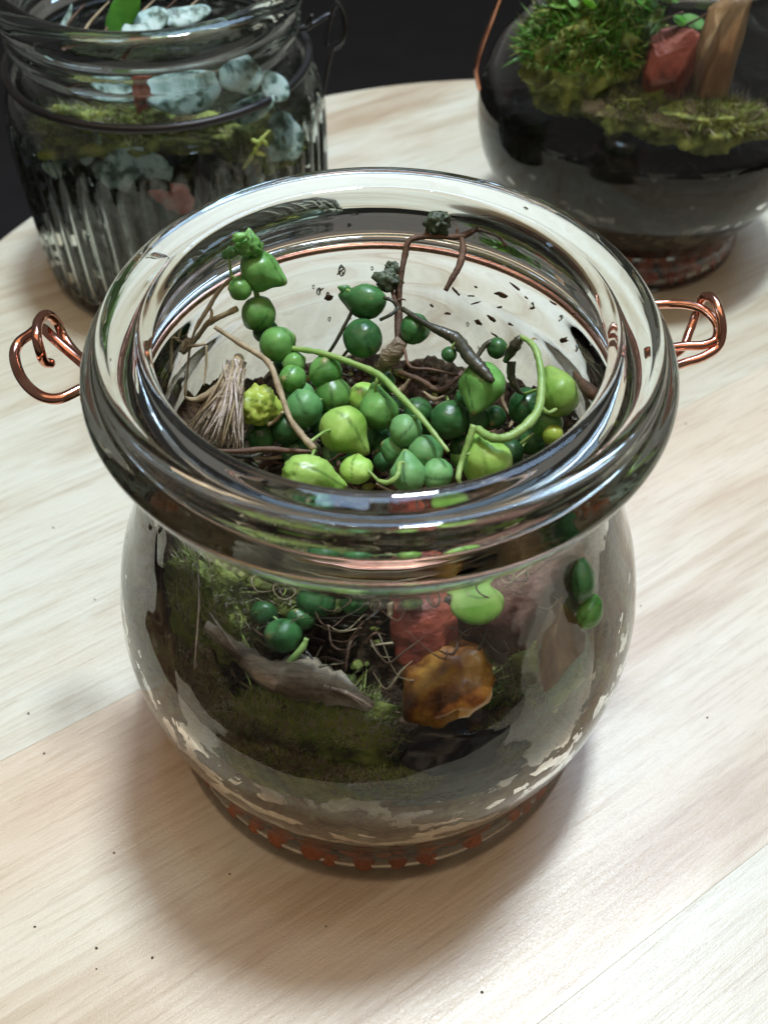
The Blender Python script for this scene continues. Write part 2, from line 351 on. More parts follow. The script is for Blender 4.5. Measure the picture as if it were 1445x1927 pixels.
# round table top glued from planks
TC = np.array([6.06, 8.79]); TR = 21.37; A = math.radians(33.4)
du = np.array([math.cos(A), math.sin(A)]); dn = np.array([-du[1], du[0]])
table = thing('round_table', 'pale round wooden table top of wide planks under the jars', 'table', (*TC, -2.2))
tcn = float(TC @ dn)
cuts = [tcn-TR-.1, -18.1, -7.66, 2.82, 13.3, 23.7, tcn+TR+.1]
cuts = sorted(c for c in cuts if tcn-TR-.2 <= c <= tcn+TR+.2)
for a, b in zip(cuts[:-1], cuts[1:]):
    a2, b2 = a+.0012, b-.0012; pts = []
    for t in np.linspace(a2, b2, 60):
        h = TR*TR-(t-tcn)**2
        if h > 0: pts.append((math.sqrt(h), t))
    tcu = float(TC @ du)
    ring = [(tcu-h, t) for h, t in pts]+[(tcu+h, t) for h, t in pts[::-1]]
    n = len(ring); cx, cy_ = tcu, (a+b)/2
    top = [(u-cx, t-cy_, 0.0) for u, t in ring]
    def inset(q, k, z): 
        return [(x-(k if x > 0 else -k)*1.0, y-(k if y > 0 else -k)*min(1, abs(y)/((b-a)/2)), z) for x, y, _ in q]
    Vp = inset(top, .006, 0.0)+[(x, y, -.006) for x, y, _ in top]+[(x, y, -2.2) for x, y, _ in top]
    F = [tuple(range(n))[::-1], tuple(range(2*n, 3*n))]
    for l in (0, 1):
        for i in range(n): F.append((l*n+i, l*n+(i+1) % n, (l+1)*n+(i+1) % n, (l+1)*n+i))
    me = bpy.data.meshes.new('plank'); me.from_pydata([(x*S, y*S, z*S) for x, y, z in Vp], [], F); me.materials.append(MW); me.update()
    o = bpy.data.objects.new('plank', me); COL.objects.link(o); o.parent = table
    wp = du*cx+dn*cy_; o.location = Vector((wp[0]-TC[0], wp[1]-TC[1], 2.2))*S; o.rotation_euler = (0, 0, A); o['tone'] = 1.0 if a < 0 < b else 0.0
mb = MB()
for u, v in [(182, 1784), (287, 1802), (182, 1823), (66, 1744), (432, 1645), (215, 1605), (1290, 797), (1205, 1140), (1180, 1042), (1330, 1350), (1090, 900)]+[(random.uniform(0, 1445), random.uniform(900, 1920)) for _ in range(10)]:
    p = at(u, v, .02); r = random.uniform(.008, .02) if mb.n > 400 else random.uniform(.014, .026); mb.add(*blob(p, (r*random.uniform(1, 1.8), r, .02), 1, .4))
tag(mb.link('specks', MSPECK), 'tiny dark specks of soil scattered on the table top', 'soil specks', kind='stuff')

# ------------------------------------------------------------------ front jar (tulip shaped, wide rim)
OUT1 = [(0, .22), (2, .2), (3.7, .16), (4.15, .0), (4.5, .0), (4.64, .12), (4.64, .36), (4.52, .66), (4.46, .95), (4.57, 1.55), (4.84, 2.4), (5.01, 3.3), (5.03, 4.3), (4.82, 5.4), (4.46, 6.4), (4.12, 7.4), (3.86, 8.2), (3.8, 8.72),
        (3.80, 9.05), (3.84, 9.27), (4.0, 9.40), (4.24, 9.48), (4.42, 9.66), (4.50, 9.89), (4.47, 10.06), (4.39, 10.18), (4.30, 10.25), (4.25, 10.31), (4.225, 10.39), (4.21, 10.47), (4.17, 10.54), (4.10, 10.575), (4.02, 10.575), (3.96, 10.555), (3.85, 10.545), (3.7, 10.54), (3.6, 10.54), (3.54, 10.55), (3.47, 10.52), (3.42, 10.46), (3.39, 10.39)]
IN1 = [(3.38, 10.32), (3.40, 10.2), (3.47, 10.05), (3.58, 9.86), (3.70, 9.62), (3.74, 9.48), (3.68, 9.28), (3.57, 9.05), (3.53, 8.7), (3.52, 8.3), (3.78, 7.45), (4.14, 6.4), (4.50, 5.4), (4.72, 4.3), (4.70, 3.3), (4.53, 2.4), (4.27, 1.65), (4.19, 1.2), (4.23, .9), (4.37, .6), (4.40, .35), (4.25, .2), (3.6, .17), (0, .17)]
OUT1 = [(a, z+(.09 if z > 9.5 else 0)) for a, z in OUT1]; IN1 = [(a, z+(.09 if z > 9.7 else 0)) for a, z in IN1]
jar = thing('glass_jar', 'front clear tulip shaped glass jar with a wide thick rim', 'glass jar', (0, 0, 0))
V, F = lathe(OUT1+IN1, n=224, k=5)
link('body', V, F, MG, jar)
fp = [(r-.03, z) for r, z in IN1 if z < 9.0]
P = catmull(fp[:-4], 5)
def sweep(P, n=120, amp=0.0):
    th = np.arange(n)*2*math.pi/n
    V = np.concatenate([np.stack([r*np.cos(th), r*np.sin(th), z+0*th], -1) for r, z in P])
    return V, [(i*n+j, i*n+(j+1) % n, (i+1)*n+(j+1) % n, (i+1)*n+j) for i in range(len(P)-1) for j in range(n)]
V, F = sweep(P)
link('condensation', V, F, MFILM, jar)

# copper wire round the neck with a twisted loop on each side
wire = thing('copper_wire', 'copper wire round the neck of the front jar, a twisted loop each side', 'wire', (0, 0, 8.9))
r0 = .085; nr = 3.92
link('neck_ring', *tube([(nr*math.cos(t), nr*math.sin(t), 9.20) for t in np.linspace(0, 2*math.pi, 40, endpoint=False)], r0, 12, 3, True), MCOP, wire)
def pix(pts, f=at): return [f(*p) for p in pts]
Lp = pix([(215, 735, 8.85), (147, 676, 8.95), (101, 636, 9.1), (78, 617, 9.05), (58, 629, 8.95), (36, 646, 8.85), (28, 670, 8.8), (37, 703, 8.8), (56, 730, 8.8), (82, 747, 8.8), (112, 750, 8.8), (147, 735, 8.8), (215, 700, 8.8)])
link('side_loop', *tube(Lp, r0*1.08, 12, 6), MCOP, wire)
Lq = pix([(200, 715, 8.75), (147, 668, 8.75), (122, 636, 8.85), (108, 607, 9.1), (90, 592, 9.35), (74, 603, 9.42), (70, 632, 9.4), (76, 660, 9.2), (84, 680, 8.95), (97, 684, 8.8)])
link('side_loop', *tube(Lq, r0*1.0, 12, 6), MCOP, wire)
Rp = pix([(1190, 575, 8.95), (1249, 572, 9.0), (1290, 573, 9.1), (1323, 583, 9.15), (1345, 604, 9.1), (1350, 622, 9.0), (1344, 640, 8.9), (1320, 650, 8.85), (1280, 652, 8.8), (1200, 665, 8.8)])
link('side_loop', *tube(Rp, r0*.95, 12, 6), MCOP, wire)
Rq = pix([(1190, 720, 8.7), (1278, 686, 8.7), (1321, 672, 8.75), (1350, 652, 8.85), (1358, 622, 9.1), (1352, 585, 9.35), (1338, 560, 9.4), (1320, 562, 9.25), (1308, 592, 8.9), (1296, 625, 8.7), (1276, 662, 8.6), (1200, 700, 8.6)])
link('side_loop', *tube(Rq, r0*.95, 12, 6), MCOP, wire)

_prof = {}
def inner_r(z, prof=IN1):
    k = id(prof)
    if k not in _prof:
        P = catmull(prof, 5); P = P[P[:, 0] > 1]; P = P[np.argsort(P[:, 1])]; _prof[k] = P
    P = _prof[k]; return float(np.interp(z, P[:, 1], P[:, 0]))

# clay pebbles in the foot of the front jar
V, F = ico(2)
V = np.array([v*(1+.13*nz(v, 1.3, 3, 4.0)) for v in V])
first = None; k = 0
for z, n, rr in ((.42, 54, 9), (.80, 52, 9), (.45, 44, 3.65)):
    for i in range(n):
        t = 2*math.pi*(i+.5*(k % 2))/n+random.uniform(-.07, .07)
        if math.sin(t) > .3: continue
        p = np.array([rr*math.cos(t), rr*math.sin(t), z+random.uniform(-.09, .07)]); q = random.uniform(.62, 1.15)*.245; rq = (inner_r(z)-q*.62 if rr > 5 else rr); p = np.array([rq*math.cos(t), rq*math.sin(t), p[2]])
        if first is None:
            first = link('clay_pebble', V, F, MCLAY, base=(0, 0, 0)); tag(first, 'round orange clay pebble in the drainage layer at the foot of the front jar', 'pebble', 'clay pebbles in the foot of the front jar')
            o = first; o.location = Vector(p)*S
        else: o = copy_at(first, p)
        o.scale = (q, q, q*.9); o.rotation_euler = (random.uniform(0, 6), random.uniform(0, 6), random.uniform(0, 6))
    k += 1

# soil inside the front jar : a hummocky fill whose side lies against the glass
def sst(a, b, t): t = min(1, max(0, (t-a)/(b-a))); return t*t*(3-2*t)
def soil_top(x, y):
    r = math.hypot(x, y); back = sst(-2.9, -1.3, y)
    h = 4.35+2.5*back*(1-.2*(r/4.5)**2)
    side = sst(2.2, 4.2, r)
    h += side*(2.3*sst(2.4, 3.9, -x)+1.9*sst(2.6, 4.0, x))*(1-back*.35)*sst(-4.3, -2.4, y)*(1 if y < 1.5 else 0.7)
    return h+.32*nz((x, y, 0), .9, 4, 3.)+.16*nz((x, y, 3), 2.6, 3, 9.)
def soil_mesh(topf, prof, zb, c, n=640, m=110, thr=.16, zc=3.0, zw=2.0, zmax=20, amp=1.0, edge=0.0, rag=.35):
    V = []; th = np.arange(n)*2*math.pi/n; rings = []
    for j in range(m+1):                                     # side rings, bottom to top
        f = j/m; row = []
        for t in th:
            rt = 4.5; zt = min(zmax, topf(rt*math.cos(t), rt*math.sin(t))+rag*nz((math.cos(t)*8, math.sin(t)*8, 0), 1.3, 6, 5.)); z = zb+(zt-zb)*f
            q = nz((math.cos(t)*4.5, math.sin(t)*4.5, z*1.4), 2.1, 8, 1.)-.55*((z-zc-edge*abs(math.cos(t))**3)/(zw+.4*edge*abs(math.cos(t))))**2+(.0 if zt-z > .25 else .3); r = inner_r(z, prof)+(.025 if q < thr else -.13)
            row.append((r*math.cos(t), r*math.sin(t), z))
        rings.append(row)
    last = rings[-1]
    for j in range(1, 31):                                   # top rings, inward
        f = 1-j/31; rings.append([(x*f, y*f, (z*f**6 + (1-f**6)*min(zmax, topf(x*f, y*f)))) for x, y, z in last])
    V = [p for r in rings for p in r]; F = []
    for i in range(len(rings)-1):
        for j in range(n): F.append((i*n+j, i*n+(j+1) % n, (i+1)*n+(j+1) % n, (i+1)*n+j))
    F.append(tuple((len(rings)-1)*n+j for j in range(n))); F.append(tuple(range(n))[::-1])
    return np.array(V)+np.array(c), F
V, F = soil_mesh(soil_top, IN1, 1.05, (0, 0, 0), thr=.10, zc=2.7, zw=1.7, edge=1.2)
tag(link('soil', V, F, MSOIL, base=(0, 0, 0)), 'dark crumbly soil filling the front jar, pale table reflections painted on in patches', 'soil', kind='stuff')

def crumbs(name, pts, rmin, rmax, mats, label, cat):
    mb = MB()
    for p in pts:
        r = random.uniform(rmin, rmax); mb.add(*blob(p, (r*random.uniform(.8, 1.6), r, r*random.uniform(.6, 1)), 1, .5), mi=random.randrange(len(mats)))
    return tag(mb.link(name, mats), label, cat, kind='stuff')
pts = []
while len(pts) < 900:
    x, y = random.uniform(-3.9, 3.9), random.uniform(-4.3, 3.6)
    if math.hypot(x, y) < 4.0: pts.append((x, y, soil_top(x, y)+.03))
crumbs('soil_crumbs', pts, .04, .13, [MSOIL, MDARKV, MTWIG, MMOSS], 'loose crumbs of soil, bark and moss on the soil of the front jar', 'soil crumbs')

# ---- moss clumps
def fronds(mb, c, rad, n, L, up=(0, 0, 1), wid=.02, curl=.5):
    up = np.array(up, float)
    for _ in range(n):
        d = rng.normal(size=3); d[2] = abs(d[2])*.8+.1; d /= np.linalg.norm(d)
        p = np.array(c)+d*np.array(rad)*rng.uniform(.8, 1.12); t = d*.7+rng.normal(size=3)*curl*.6+up*.4; t /= np.linalg.norm(t)
        s = np.cross(t, rng.normal(size=3)); s /= np.linalg.norm(s)+1e-9; l = L*rng.uniform(.5, 1.3); ww = wid*rng.uniform(.6, 1.3)
        b = rng.normal(size=3)*curl*.35*l
        mb.add([p-s*ww, p+s*ww, p+t*l*.55+b+s*ww*.8, p+t*l*.55+b-s*ww*.8, p+t*l+b*2.4], [(0, 1, 2, 3), (3, 2, 4)], mi=rng.integers(0, 3))
def press(V, emb=.03):
    """keep the points of a moss clump of the front jar inside its glass wall, flattened against it"""
    V = np.array(V, float)
    for i, p in enumerate(V):
        h = math.hypot(p[0], p[1]); m_ = inner_r(p[2])+emb
        if h > m_: V[i, 0] *= m_/h; V[i, 1] *= m_/h
    return V
def moss(c, rad, label, n=900, L=.28, mats=(MMOSS, MFROND, MBARK), wid=.02, core=None, amp=.5, fr=2.2):
    r = thing('moss_clump', label, 'moss', (c[0], c[1], c[2]-rad[2]))
    V, F = blob(c, rad, 5, amp, fr); front = math.hypot(c[0], c[1]) < 6
    link('cushion', press(V, -.02 if c[2] > 5 else .03) if front else V, F, core or mats[0], r)
    mb = MB(); fronds(mb, c, rad, int(n*2.2), L*.55, wid=wid*.62, curl=.9)
    if front: mb.V = [press(np.concatenate(mb.V), -.01 if c[2] > 5 else .045)]
    f = mb.link('fronds', list(mats), r, smooth=False); f['kind'] = 'stuff'
    return r
pm = at(590, 1370, 5.6); moss(pm, (1.25, .8, .75), 'dark green and brown moss clump against the front glass under the grey bark', 1900, .3)
pm = at(730, 1470, 4.9); moss(pm, (.8, .45, .35), 'low yellow-green moss patch at the bottom centre of the front jar', 700, .22)
pm = at(345, 1180, 6.6); moss(pm+np.array([.75, .5, 0]), (.85, .85, 1.1), 'brown-green moss mound pressed against the left side of the front jar', 1500, .35)
pm = at(1055, 1290, 5.6); moss(pm+np.array([-.65, .6, -.1]), (1.0, .8, .95), 'grassy pale green moss clump at the lower right inside the front jar', 1500, .4, (MFROND, MMOSSB, MMOSS), .022)
pm = at(500, 1120, 7.3); moss(pm+np.array([.1, .6, 0]), (1.2, .6, .45), 'olive moss clump high behind the front glass', 900, .3)

moss(at(455, 1440, 5.15)+np.array([.2, .15, 0]), (.8, .5, .5), 'brown moss tuft low at the left of the front glass', 700, .22, (MBARK, MMOSS, MTWIG))
moss(at(960, 1400, 5.3)+np.array([0, .15, 0]), (.9, .45, .5), 'dark brown moss tuft low at the right of the black stone', 700, .22, (MTWIG, MMOSS, MDARKV))
moss(at(560, 1475, 4.8)+np.array([0, .15, 0]), (1.5, .55, .5), 'brown and olive moss lying along the bottom of the front glass, left', 1300, .24, (MMOSS, MBARK, MTWIG))
moss(at(850, 1480, 4.75)+np.array([0, .15, 0]), (1.3, .55, .45), 'dark olive moss lying along the bottom of the front glass, right', 1100, .24, (MDARKV, MMOSS, MTWIG))
moss(at(335, 1365, 5.0)+np.array([.25, .2, .2]), (.7, .9, 1.1), 'shaggy brown moss low on the left wall of the front jar', 900, .24, (MBARK, MTWIG, MMOSS))
# ---- stones and bark
def stone(c, r, label, m, rot=(0, 0, 0), amp=.18, cut=7, sub=4, name='rock', cat='rock', fr=1.3, box=0):
    V, F = blob(c, r, sub, amp, fr, rot, cut=cut, box=box); return tag(link(name, V, F, m, smooth=amp > .1), label, cat)
c1 = at(812, 1195, 7.2)+np.array([0, .42, -.1]); stone(c1, (.66, .40, .85), 'bright red rock behind the front glass above the amber stone', MRED, (-.75, .2, .1), .16, 9)
c2 = at(822, 1292, 6.5)+np.array([0, .1, 0]); stone(c2, (.86, .36, .66), 'glossy amber stone leaning on the front glass below the red rock', MAMB, (-1.0, -.5, .1), .22, 3, fr=1.6)
c3 = at(860, 1430, 5.3)+np.array([0, .35, 0]); stone(c3, (1.05, .5, .7), 'black glossy stone at the bottom right of centre under the amber stone', MBLACKROCK, (-.5, .1, .3), .3, 10)
c4 = at(975, 1170, 6.9)+np.array([0, .5, -.2]); stone(c4, (1.25, .7, 1.7), 'large dull red rock standing behind misted glass on the right of the front jar', MRUST, (-.45, -.12, .25), .14, 7)
c5 = at(1075, 1250, 6.3)+np.array([-.3, .4, 0]); stone(c5, (.6, .45, .9), 'brown rock behind misted glass between the dull red rock and the grassy moss', MTANR, (-.3, .1, .5), .2, 6)
bk = thing('bark_strip', 'weathered grey bark strip with a silvery frayed end behind the front glass', 'bark', at(600, 1300, 6.3))
link('strip', *tube(pix([(400, 1170, 7.0), (455, 1215, 6.9), (510, 1262, 6.75), (580, 1268, 6.7), (640, 1290, 6.65), (700, 1325, 6.6)]), [.12, .17, .28, .36, .26, .08], 10, 6, rough=.16), MBARK, bk)
for i in range(9):
    a0 = at(600+i*6, 1278+i*3, 6.82+.02*i); b0 = at(660+random.uniform(0, 45), 1300+i*4, 6.75)
    link('splinter', *tube([a0, (a0+b0)/2+[0, 0, .03], b0], [.03, .02, .006], 5, 4), MFIB, bk)
husk = tag(link('dry_husk', *tube(pix([(756, 640, 8.9), (742, 662, 8.7), (722, 685, 8.4), (700, 705, 8.1)]), [.1, .17, .16, .06], 10, 5, rough=.18), MBARK), 'brown woody husk at the foot of the tall forked twig', 'husk')

mb = [MB(), MB(), MB()]
for i in range(150):
    t = random.uniform(0, 6.28); q = 3.2*math.sqrt(random.random()); x, y = q*math.cos(t), q*math.sin(t)*.9-.2; zb = max(soil_top(x, y), 5.2)+random.uniform(0, .7); a = random.uniform(0, 6.28); l = random.uniform(.4, 1.3)
    P_ = [np.array([x+l*k*math.cos(a+.5*k), y+l*k*math.sin(a+.5*k), zb+random.uniform(-.15, .25)]) for k in (-.5, 0, .5)]
    P_ = [p if math.hypot(p[0], p[1]) < 3.4 else p*np.array([.85, .85, 1]) for p in P_]
    mb[i % 3].add(*tube(P_, [.02, random.uniform(.025, .07), .02], 5, 4, rough=.3))
for q, m_, lb in zip(mb, (MTWIG, MDARKV, MTAN), ('dark brown tangle of twig litter under the pearls', 'blackish withered stem litter under the pearls', 'tan straw litter scattered under the pearls')):
    tag(q.link('twig_litter', m_), lb, 'litter', kind='stuff')

mb = [MB(), MB(), MB()]
for i in range(170):
    t0 = random.uniform(math.pi*.95, math.pi*2.05); z0 = random.uniform(5.0, 8.3); l = random.uniform(.3, 1.6); sl = random.gauss(0, .6); P_ = []
    for k in range(4):
        tt = t0+l*k/3/4.3*random.uniform(.8, 1.2); z = min(8.5, z0+sl*l*k/3+random.gauss(0, .05)); rr = inner_r(z)-random.uniform(.05, .35)-.25*(k in (0, 3))
        P_.append(np.array([rr*math.cos(tt), rr*math.sin(tt), z]))
    mb[i % 3].add(*tube(P_, [.008, random.uniform(.010, .026), .006], 4, 3, rough=.2))
for q, m_, lb in zip(mb, (MTAN, MTWIG, MDARKV), ('tan rootlets and straws matted against the front glass', 'brown rootlets matted against the front glass', 'blackish green stems matted against the front glass')):
    tag(q.link('root_mat', m_), lb, 'roots', kind='stuff')

# ---- the trailing pearl plants
def pearl(parent, u, v, rpx, z, mi, sq=(1, 1, 1), tip=None, wr=0.0):
    c = at(u, v, z); r = rpx/pxcm(c); V, F = ico(4 if rpx > 20 else 3)
    small = tip is None
    d = rng.normal(size=3) if small else RIGHT*tip[0]-UP*tip[1]
    d = d/np.linalg.norm(d); loc = V@d
    e = rng.normal(size=3); e -= d*(e@d); e -= (CAM-c)/np.linalg.norm(CAM-c)*(e@(CAM-c))/np.linalg.norm(CAM-c)*.6; e /= np.linalg.norm(e)
    st = np.exp(-(V@e/.06)**2)*np.clip(1.1+loc*.6, 0, 1)*(loc > -.75)
    tp = np.clip((loc-.965)/.035, 0, 1)
    off = rng.uniform(0, 50); amp = .09+wr; U = V.copy()
    V = np.array([q*(1+amp*nz(q, 1.0 if not wr else 2.4, 3, off)+.012*nz(q, 6, 2, off)) for q in V])
    V -= (U-np.outer(loc, d))*(.018*st)[:, None]
    if small: V = V+np.outer(np.clip((loc-.9)/.1, 0, 1)**2*.13, d)
    else:
        V = V+np.outer(np.clip(loc, 0, 1)**5*.42, d); side = U-np.outer(loc, d); V = V-side*(np.clip(loc, 0, 1)**2*.36)[:, None]
    V = V*np.array(sq)*r
    if wr: V = np.array([q*(1-min(.05, wr*.6+.02)*abs(math.sin(7*math.atan2(q[1], q[0])+3*q[2]/r))) for q in V])
    o = link('pearl', V@rotm(random.uniform(-.3, .3), random.uniform(-.3, .3), random.uniform(-.4, .4)).T+c, F, PM[mi], parent)
    for nm, arr in (('st', st), ('tp', tp)):
        a = o.data.attributes.new(nm, 'FLOAT', 'POINT'); a.data.foreach_set('value', arr.astype(np.float32))
    return c, r, o
def vine(label, base, stems, pearls, name='pearl_vine'):
    t = thing(name, label, 'succulent', base); pts = []
    for path, rad, m in stems:
        P_ = catmull(pix(path), 5); pts += list(P_)
        link('stem', *tube(pix(path), [q*.86 for q in rad] if isinstance(rad, list) else rad*.9, 8, 6, rough=.12), m, t)
    mb = MB()
    for q in pearls:
        c, r_, o = pearl(t, *q)
        if pts:
            a = min(pts, key=lambda p: np.linalg.norm(p-c)); dd = np.linalg.norm(a-c)
            if r_*.8 < dd < 1.6: k = (a+c)/2+np.array([0, 0, .12]); mb.add(*tube([a, k, c+(k-c)*.3], [.03, .022, .035], 6, 4))
        pts.append(c+np.array([r_*.5, 0, -r_*.4]))
    if mb.n: mb.link('pedicels', MSTEM, t)['kind'] = 'stuff'
    return t
vA = vine('pearl vine climbing the left inside of the front jar with a crumpled tip', at(560, 720, 8.2),
     [([(560, 745, 8.0), (545, 690, 8.3), (505, 610, 8.9), (480, 540, 9.5), (485, 480, 10.0)], .05, MSTEM),
      ([(446, 581, 9.3), (397, 605, 9.0), (370, 625, 8.8), (349, 643, 8.7), (330, 665, 8.6)], [.06, .07, .06, .04], MTAN),
      ([(436, 522, 9.7), (412, 548, 9.5), (394, 577, 9.3), (366, 622, 9.0), (352, 655, 8.8)], [.03, .045, .045, .03], MTAN),
      ([(394, 574, 9.3), (399, 590, 9.2), (395, 604, 9.1)], [.035, .03, .03], MTAN),
      ([(352, 650, 8.8), (347, 690, 8.5), (349, 726, 8.3), (350, 750, 8.1)], [.04, .045, .03], MTAN),
      ([(349, 652, 8.8), (370, 650, 8.9), (389, 647, 8.9)], [.03, .035, .02], MTAN),
      ([(389, 650, 8.9), (388, 690, 8.6), (384, 726, 8.4)], [.02, .03, .015], MTAN)],
     [(470, 462, 25, 10.25, 1, (1, .8, .9), (-.2, -1), .25), (452, 446, 12, 10.5, 1, (1.2, .6, .7), (-.6, -1), .3), (430, 474, 17, 10.1, 4, (1, .7, .8), None, .25),
      (492, 512, 38, 9.75, 1, (1, .95, 1.02), (1, .35)), (452, 543, 22, 9.6, 1), (487, 590, 32, 9.1, 1), (500, 622, 24, 8.7, 0), (523, 648, 34, 8.8, 1),
      (553, 684, 22, 8.6, 1), (550, 714, 27, 8.5, 1), (476, 500, 24, 9.8, 1), (530, 695, 20, 8.1, 0)])
vB = vine('dense heap of green pearls with a pale stem lying across it', at(650, 800, 7.6),
     [([(545, 655, 8.8), (600, 663, 8.9), (657, 681, 8.95), (712, 705, 9.0), (750, 742, 9.0), (788, 781, 9.0), (820, 820, 8.95), (844, 850, 8.9)], [.055, .06, .06, .07, .06, .05, .03], MSTEM),
      ([(712, 705, 9.0), (708, 722, 8.9), (706, 738, 8.7)], [.05, .03, .02], MSTEM),
      ([(788, 781, 9.0), (782, 786, 8.9), (776, 795, 8.8)], [.05, .03, .02], MSTEM),
      ([(404, 615, 9.5), (450, 645, 9.3), (504, 681, 9.2), (525, 730, 9.1), (545, 785, 9.05), (565, 815, 9.0), (592, 846, 8.9)], [.04, .06, .06, .065, .05, .065, .07], MTAN),
      ([(752, 870, 8.7), (748, 895, 8.7), (730, 908, 8.6), (712, 905, 8.5)], [.05, .055, .05, .04], MSTEM)],
     [(613, 700, 32, 8.6, 1), (626, 743, 35, 8.3, 1), (572, 768, 36, 8.4, 4), (646, 809, 46, 8.6, 2, (1, 1, .95), (.6, 1)), (584, 893, 50, 8.7, 2, (1.1, .75, .75), (1, .3), .02),
      (670, 884, 32, 8.5, 2, (1, .9, .8)), (686, 750, 30, 8.3, 2), (712, 772, 38, 8.45, 1, (1, 1, 1), (0, -1)), (763, 811, 32, 8.65, 4), (800, 852, 33, 8.5, 4), (744, 848, 27, 8.3, 4),
      (768, 893, 34, 8.45, 4, (1, 1, 1), (-.3, -1)), (822, 892, 30, 8.4, 4), (540, 805, 32, 8.0, 0), (491, 818, 28, 7.9, 0), (612, 800, 28, 7.8, 0), (700, 815, 30, 7.7, 0), (555, 850, 26, 7.6, 0), (720, 720, 24, 7.9, 0), (640, 850, 26, 7.5, 0)])
vX = vine('small shaded pearls lying deep between the large ones at the centre', at(700, 800, 7.3), [([(560, 820, 7.7), (640, 790, 7.8), (720, 760, 7.8), (800, 800, 7.7)], .04, MDARKV)],
     [(random.uniform(520, 900), random.uniform(740, 880), random.uniform(20, 30), random.uniform(7.3, 7.9), random.choice((0, 0, 1, 4))) for _ in range(22)])
vY = vine('single wrinkled yellow-green pearl beside the dry fibre tuft', at(487, 790, 8.2), [([(505, 800, 8.3), (520, 790, 8.4), (533, 775, 8.6)], [.04, .03], MTAN)], [(486, 763, 39, 8.5, 3, (1, .95, .85), (.7, .6), .2)])
vC = vine('pale arching vine carrying a pear shaped yellow-green pearl', at(920, 880, 8.0),
     [([(897, 806, 9.25), (920, 822, 9.3), (947, 825, 9.35), (975, 812, 9.4), (1000, 790, 9.45), (1015, 762, 9.5), (1018, 709, 9.6), (1010, 665, 9.7), (998, 645, 9.7), (980, 634, 9.6)], [.07, .08, .08, .085, .085, .08, .07, .065, .06, .05], MSTEM),
      ([(892, 800, 9.3), (880, 835, 9.1), (868, 870, 8.9), (862, 900, 8.8), (868, 912, 8.7)], [.07, .06, .055, .05, .03], MSTEM),
      ([(980, 634, 9.6), (966, 655, 9.4), (950, 680, 9.1)], [.06, .12, .10, .05], MDARKV),
      ([(1015, 764, 9.5), (1030, 776, 9.4), (1046, 770, 9.2)], [.05, .035, .03], MSTEM),
      ([(998, 645, 9.7), (1004, 636, 9.75), (1012, 640, 9.75)], [.03, .02, .008], MTAN),
      ([(962, 680, 9.1), (962, 710, 8.9), (975, 735, 8.7), (985, 742, 8.6)], [.09, .08, .05, .02], MDARKV)],
     [(915, 868, 50, 8.75, 2, (.95, .9, 1), (-.35, -1)), (1048, 742, 42, 8.9, 2, (1, 1, 1.05), (-.4, -1)), (1029, 795, 30, 8.4, 1), (990, 766, 36, 8.2, 0), (1040, 818, 20, 8.4, 3), (960, 850, 26, 7.9, 0), (1000, 830, 26, 7.8, 0)])
vD = vine('dark withered vine sagging from the tall twig to an olive pearl', at(880, 740, 8.0),
     [([(757, 581, 9.3), (806, 612, 9.3), (840, 628, 9.25), (860, 640, 9.2), (885, 674, 9.2), (905, 695, 9.15), (927, 718, 9.1)], [.05, .06, .11, .14, .13, .14, .06], MDARKV),
      ([(760, 655, 8.9), (772, 690, 8.8), (810, 695, 8.8), (862, 706, 8.7)], [.03, .035, .03, .025], MTWIG),
      ([(750, 700, 8.4), (790, 715, 8.4), (830, 735, 8.3), (870, 700, 8.5)], [.05, .06, .06, .04], MTWIG),
      ([(840, 745, 8.2), (870, 715, 8.4), (905, 660, 8.7), (920, 645, 8.8), (945, 640, 8.8)], [.05, .05, .05, .06, .03], MDARKV)],
     [(906, 724, 44, 8.75, 1, (1, 1, 1), (0, 1)), (781, 619, 29, 9.0, 0), (845, 667, 15, 9.0, 0), (846, 790, 37, 8.1, 0), (890, 790, 28, 8.0, 0), (930, 785, 22, 8.0, 0), (935, 655, 20, 8.7, 0)])
vE = vine('dark green pearls, the largest pointed, against the bright back wall', at(685, 660, 8.2),
     [([(668, 575, 9.2), (650, 610, 8.9), (628, 650, 8.6), (600, 690, 8.2)], .035, MDARKV), ([(672, 640, 8.9), (650, 665, 8.6), (632, 690, 8.3)], .03, MDARKV),
      ([(722, 560, 9.4), (738, 566, 9.4), (748, 580, 9.3), (735, 592, 9.3), (715, 602, 9.2)], .035, MDARKV)],
     [(687, 567, 40, 9.2, 0, (1, .8, .85), (-1, -.3)), (682, 637, 37, 8.8, 0), (650, 545, 12, 9.3, 0, (1, .6, .8), (-1, -.5))])
tw = thing('forked_twig', 'tall thin forked brown twig with two shrivelled buds rising above the pearls', 'twig', at(750, 650, 8.6))
for path, rad in (([(750, 650, 8.7), (750, 600, 8.95), (750, 546, 9.3), (757, 505, 9.6), (762, 480, 9.75), (770, 453, 9.95), (800, 445, 10.0), (858, 446, 10.0), (880, 440, 10.05), (899, 431, 10.1), (925, 437, 10.1), (940, 446, 10.1), (952, 464, 10.0)], [.075, .07, .06, .05, .06, .05, .05, .055, .05, .05, .035, .03]),
                  ([(868, 446, 10.0), (871, 470, 9.9), (864, 500, 9.75), (850, 525, 9.6), (838, 547, 9.45)], [.05, .06, .06, .05, .04]),
                  ([(803, 442, 10.0), (805, 430, 10.1), (812, 422, 10.2)], [.04, .03]), ([(745, 575, 9.2), (740, 555, 9.3), (735, 540, 9.4)], [.04, .03]),
                  ([(750, 566, 9.2), (758, 563, 9.25), (763, 565, 9.25)], [.02, .01]), ([(896, 433, 10.1), (900, 425, 10.2), (908, 430, 10.2)], [.03, .01])):
    link('branch', *tube(pix(path), rad, 8, 5, rough=.1), MTWIG, tw)
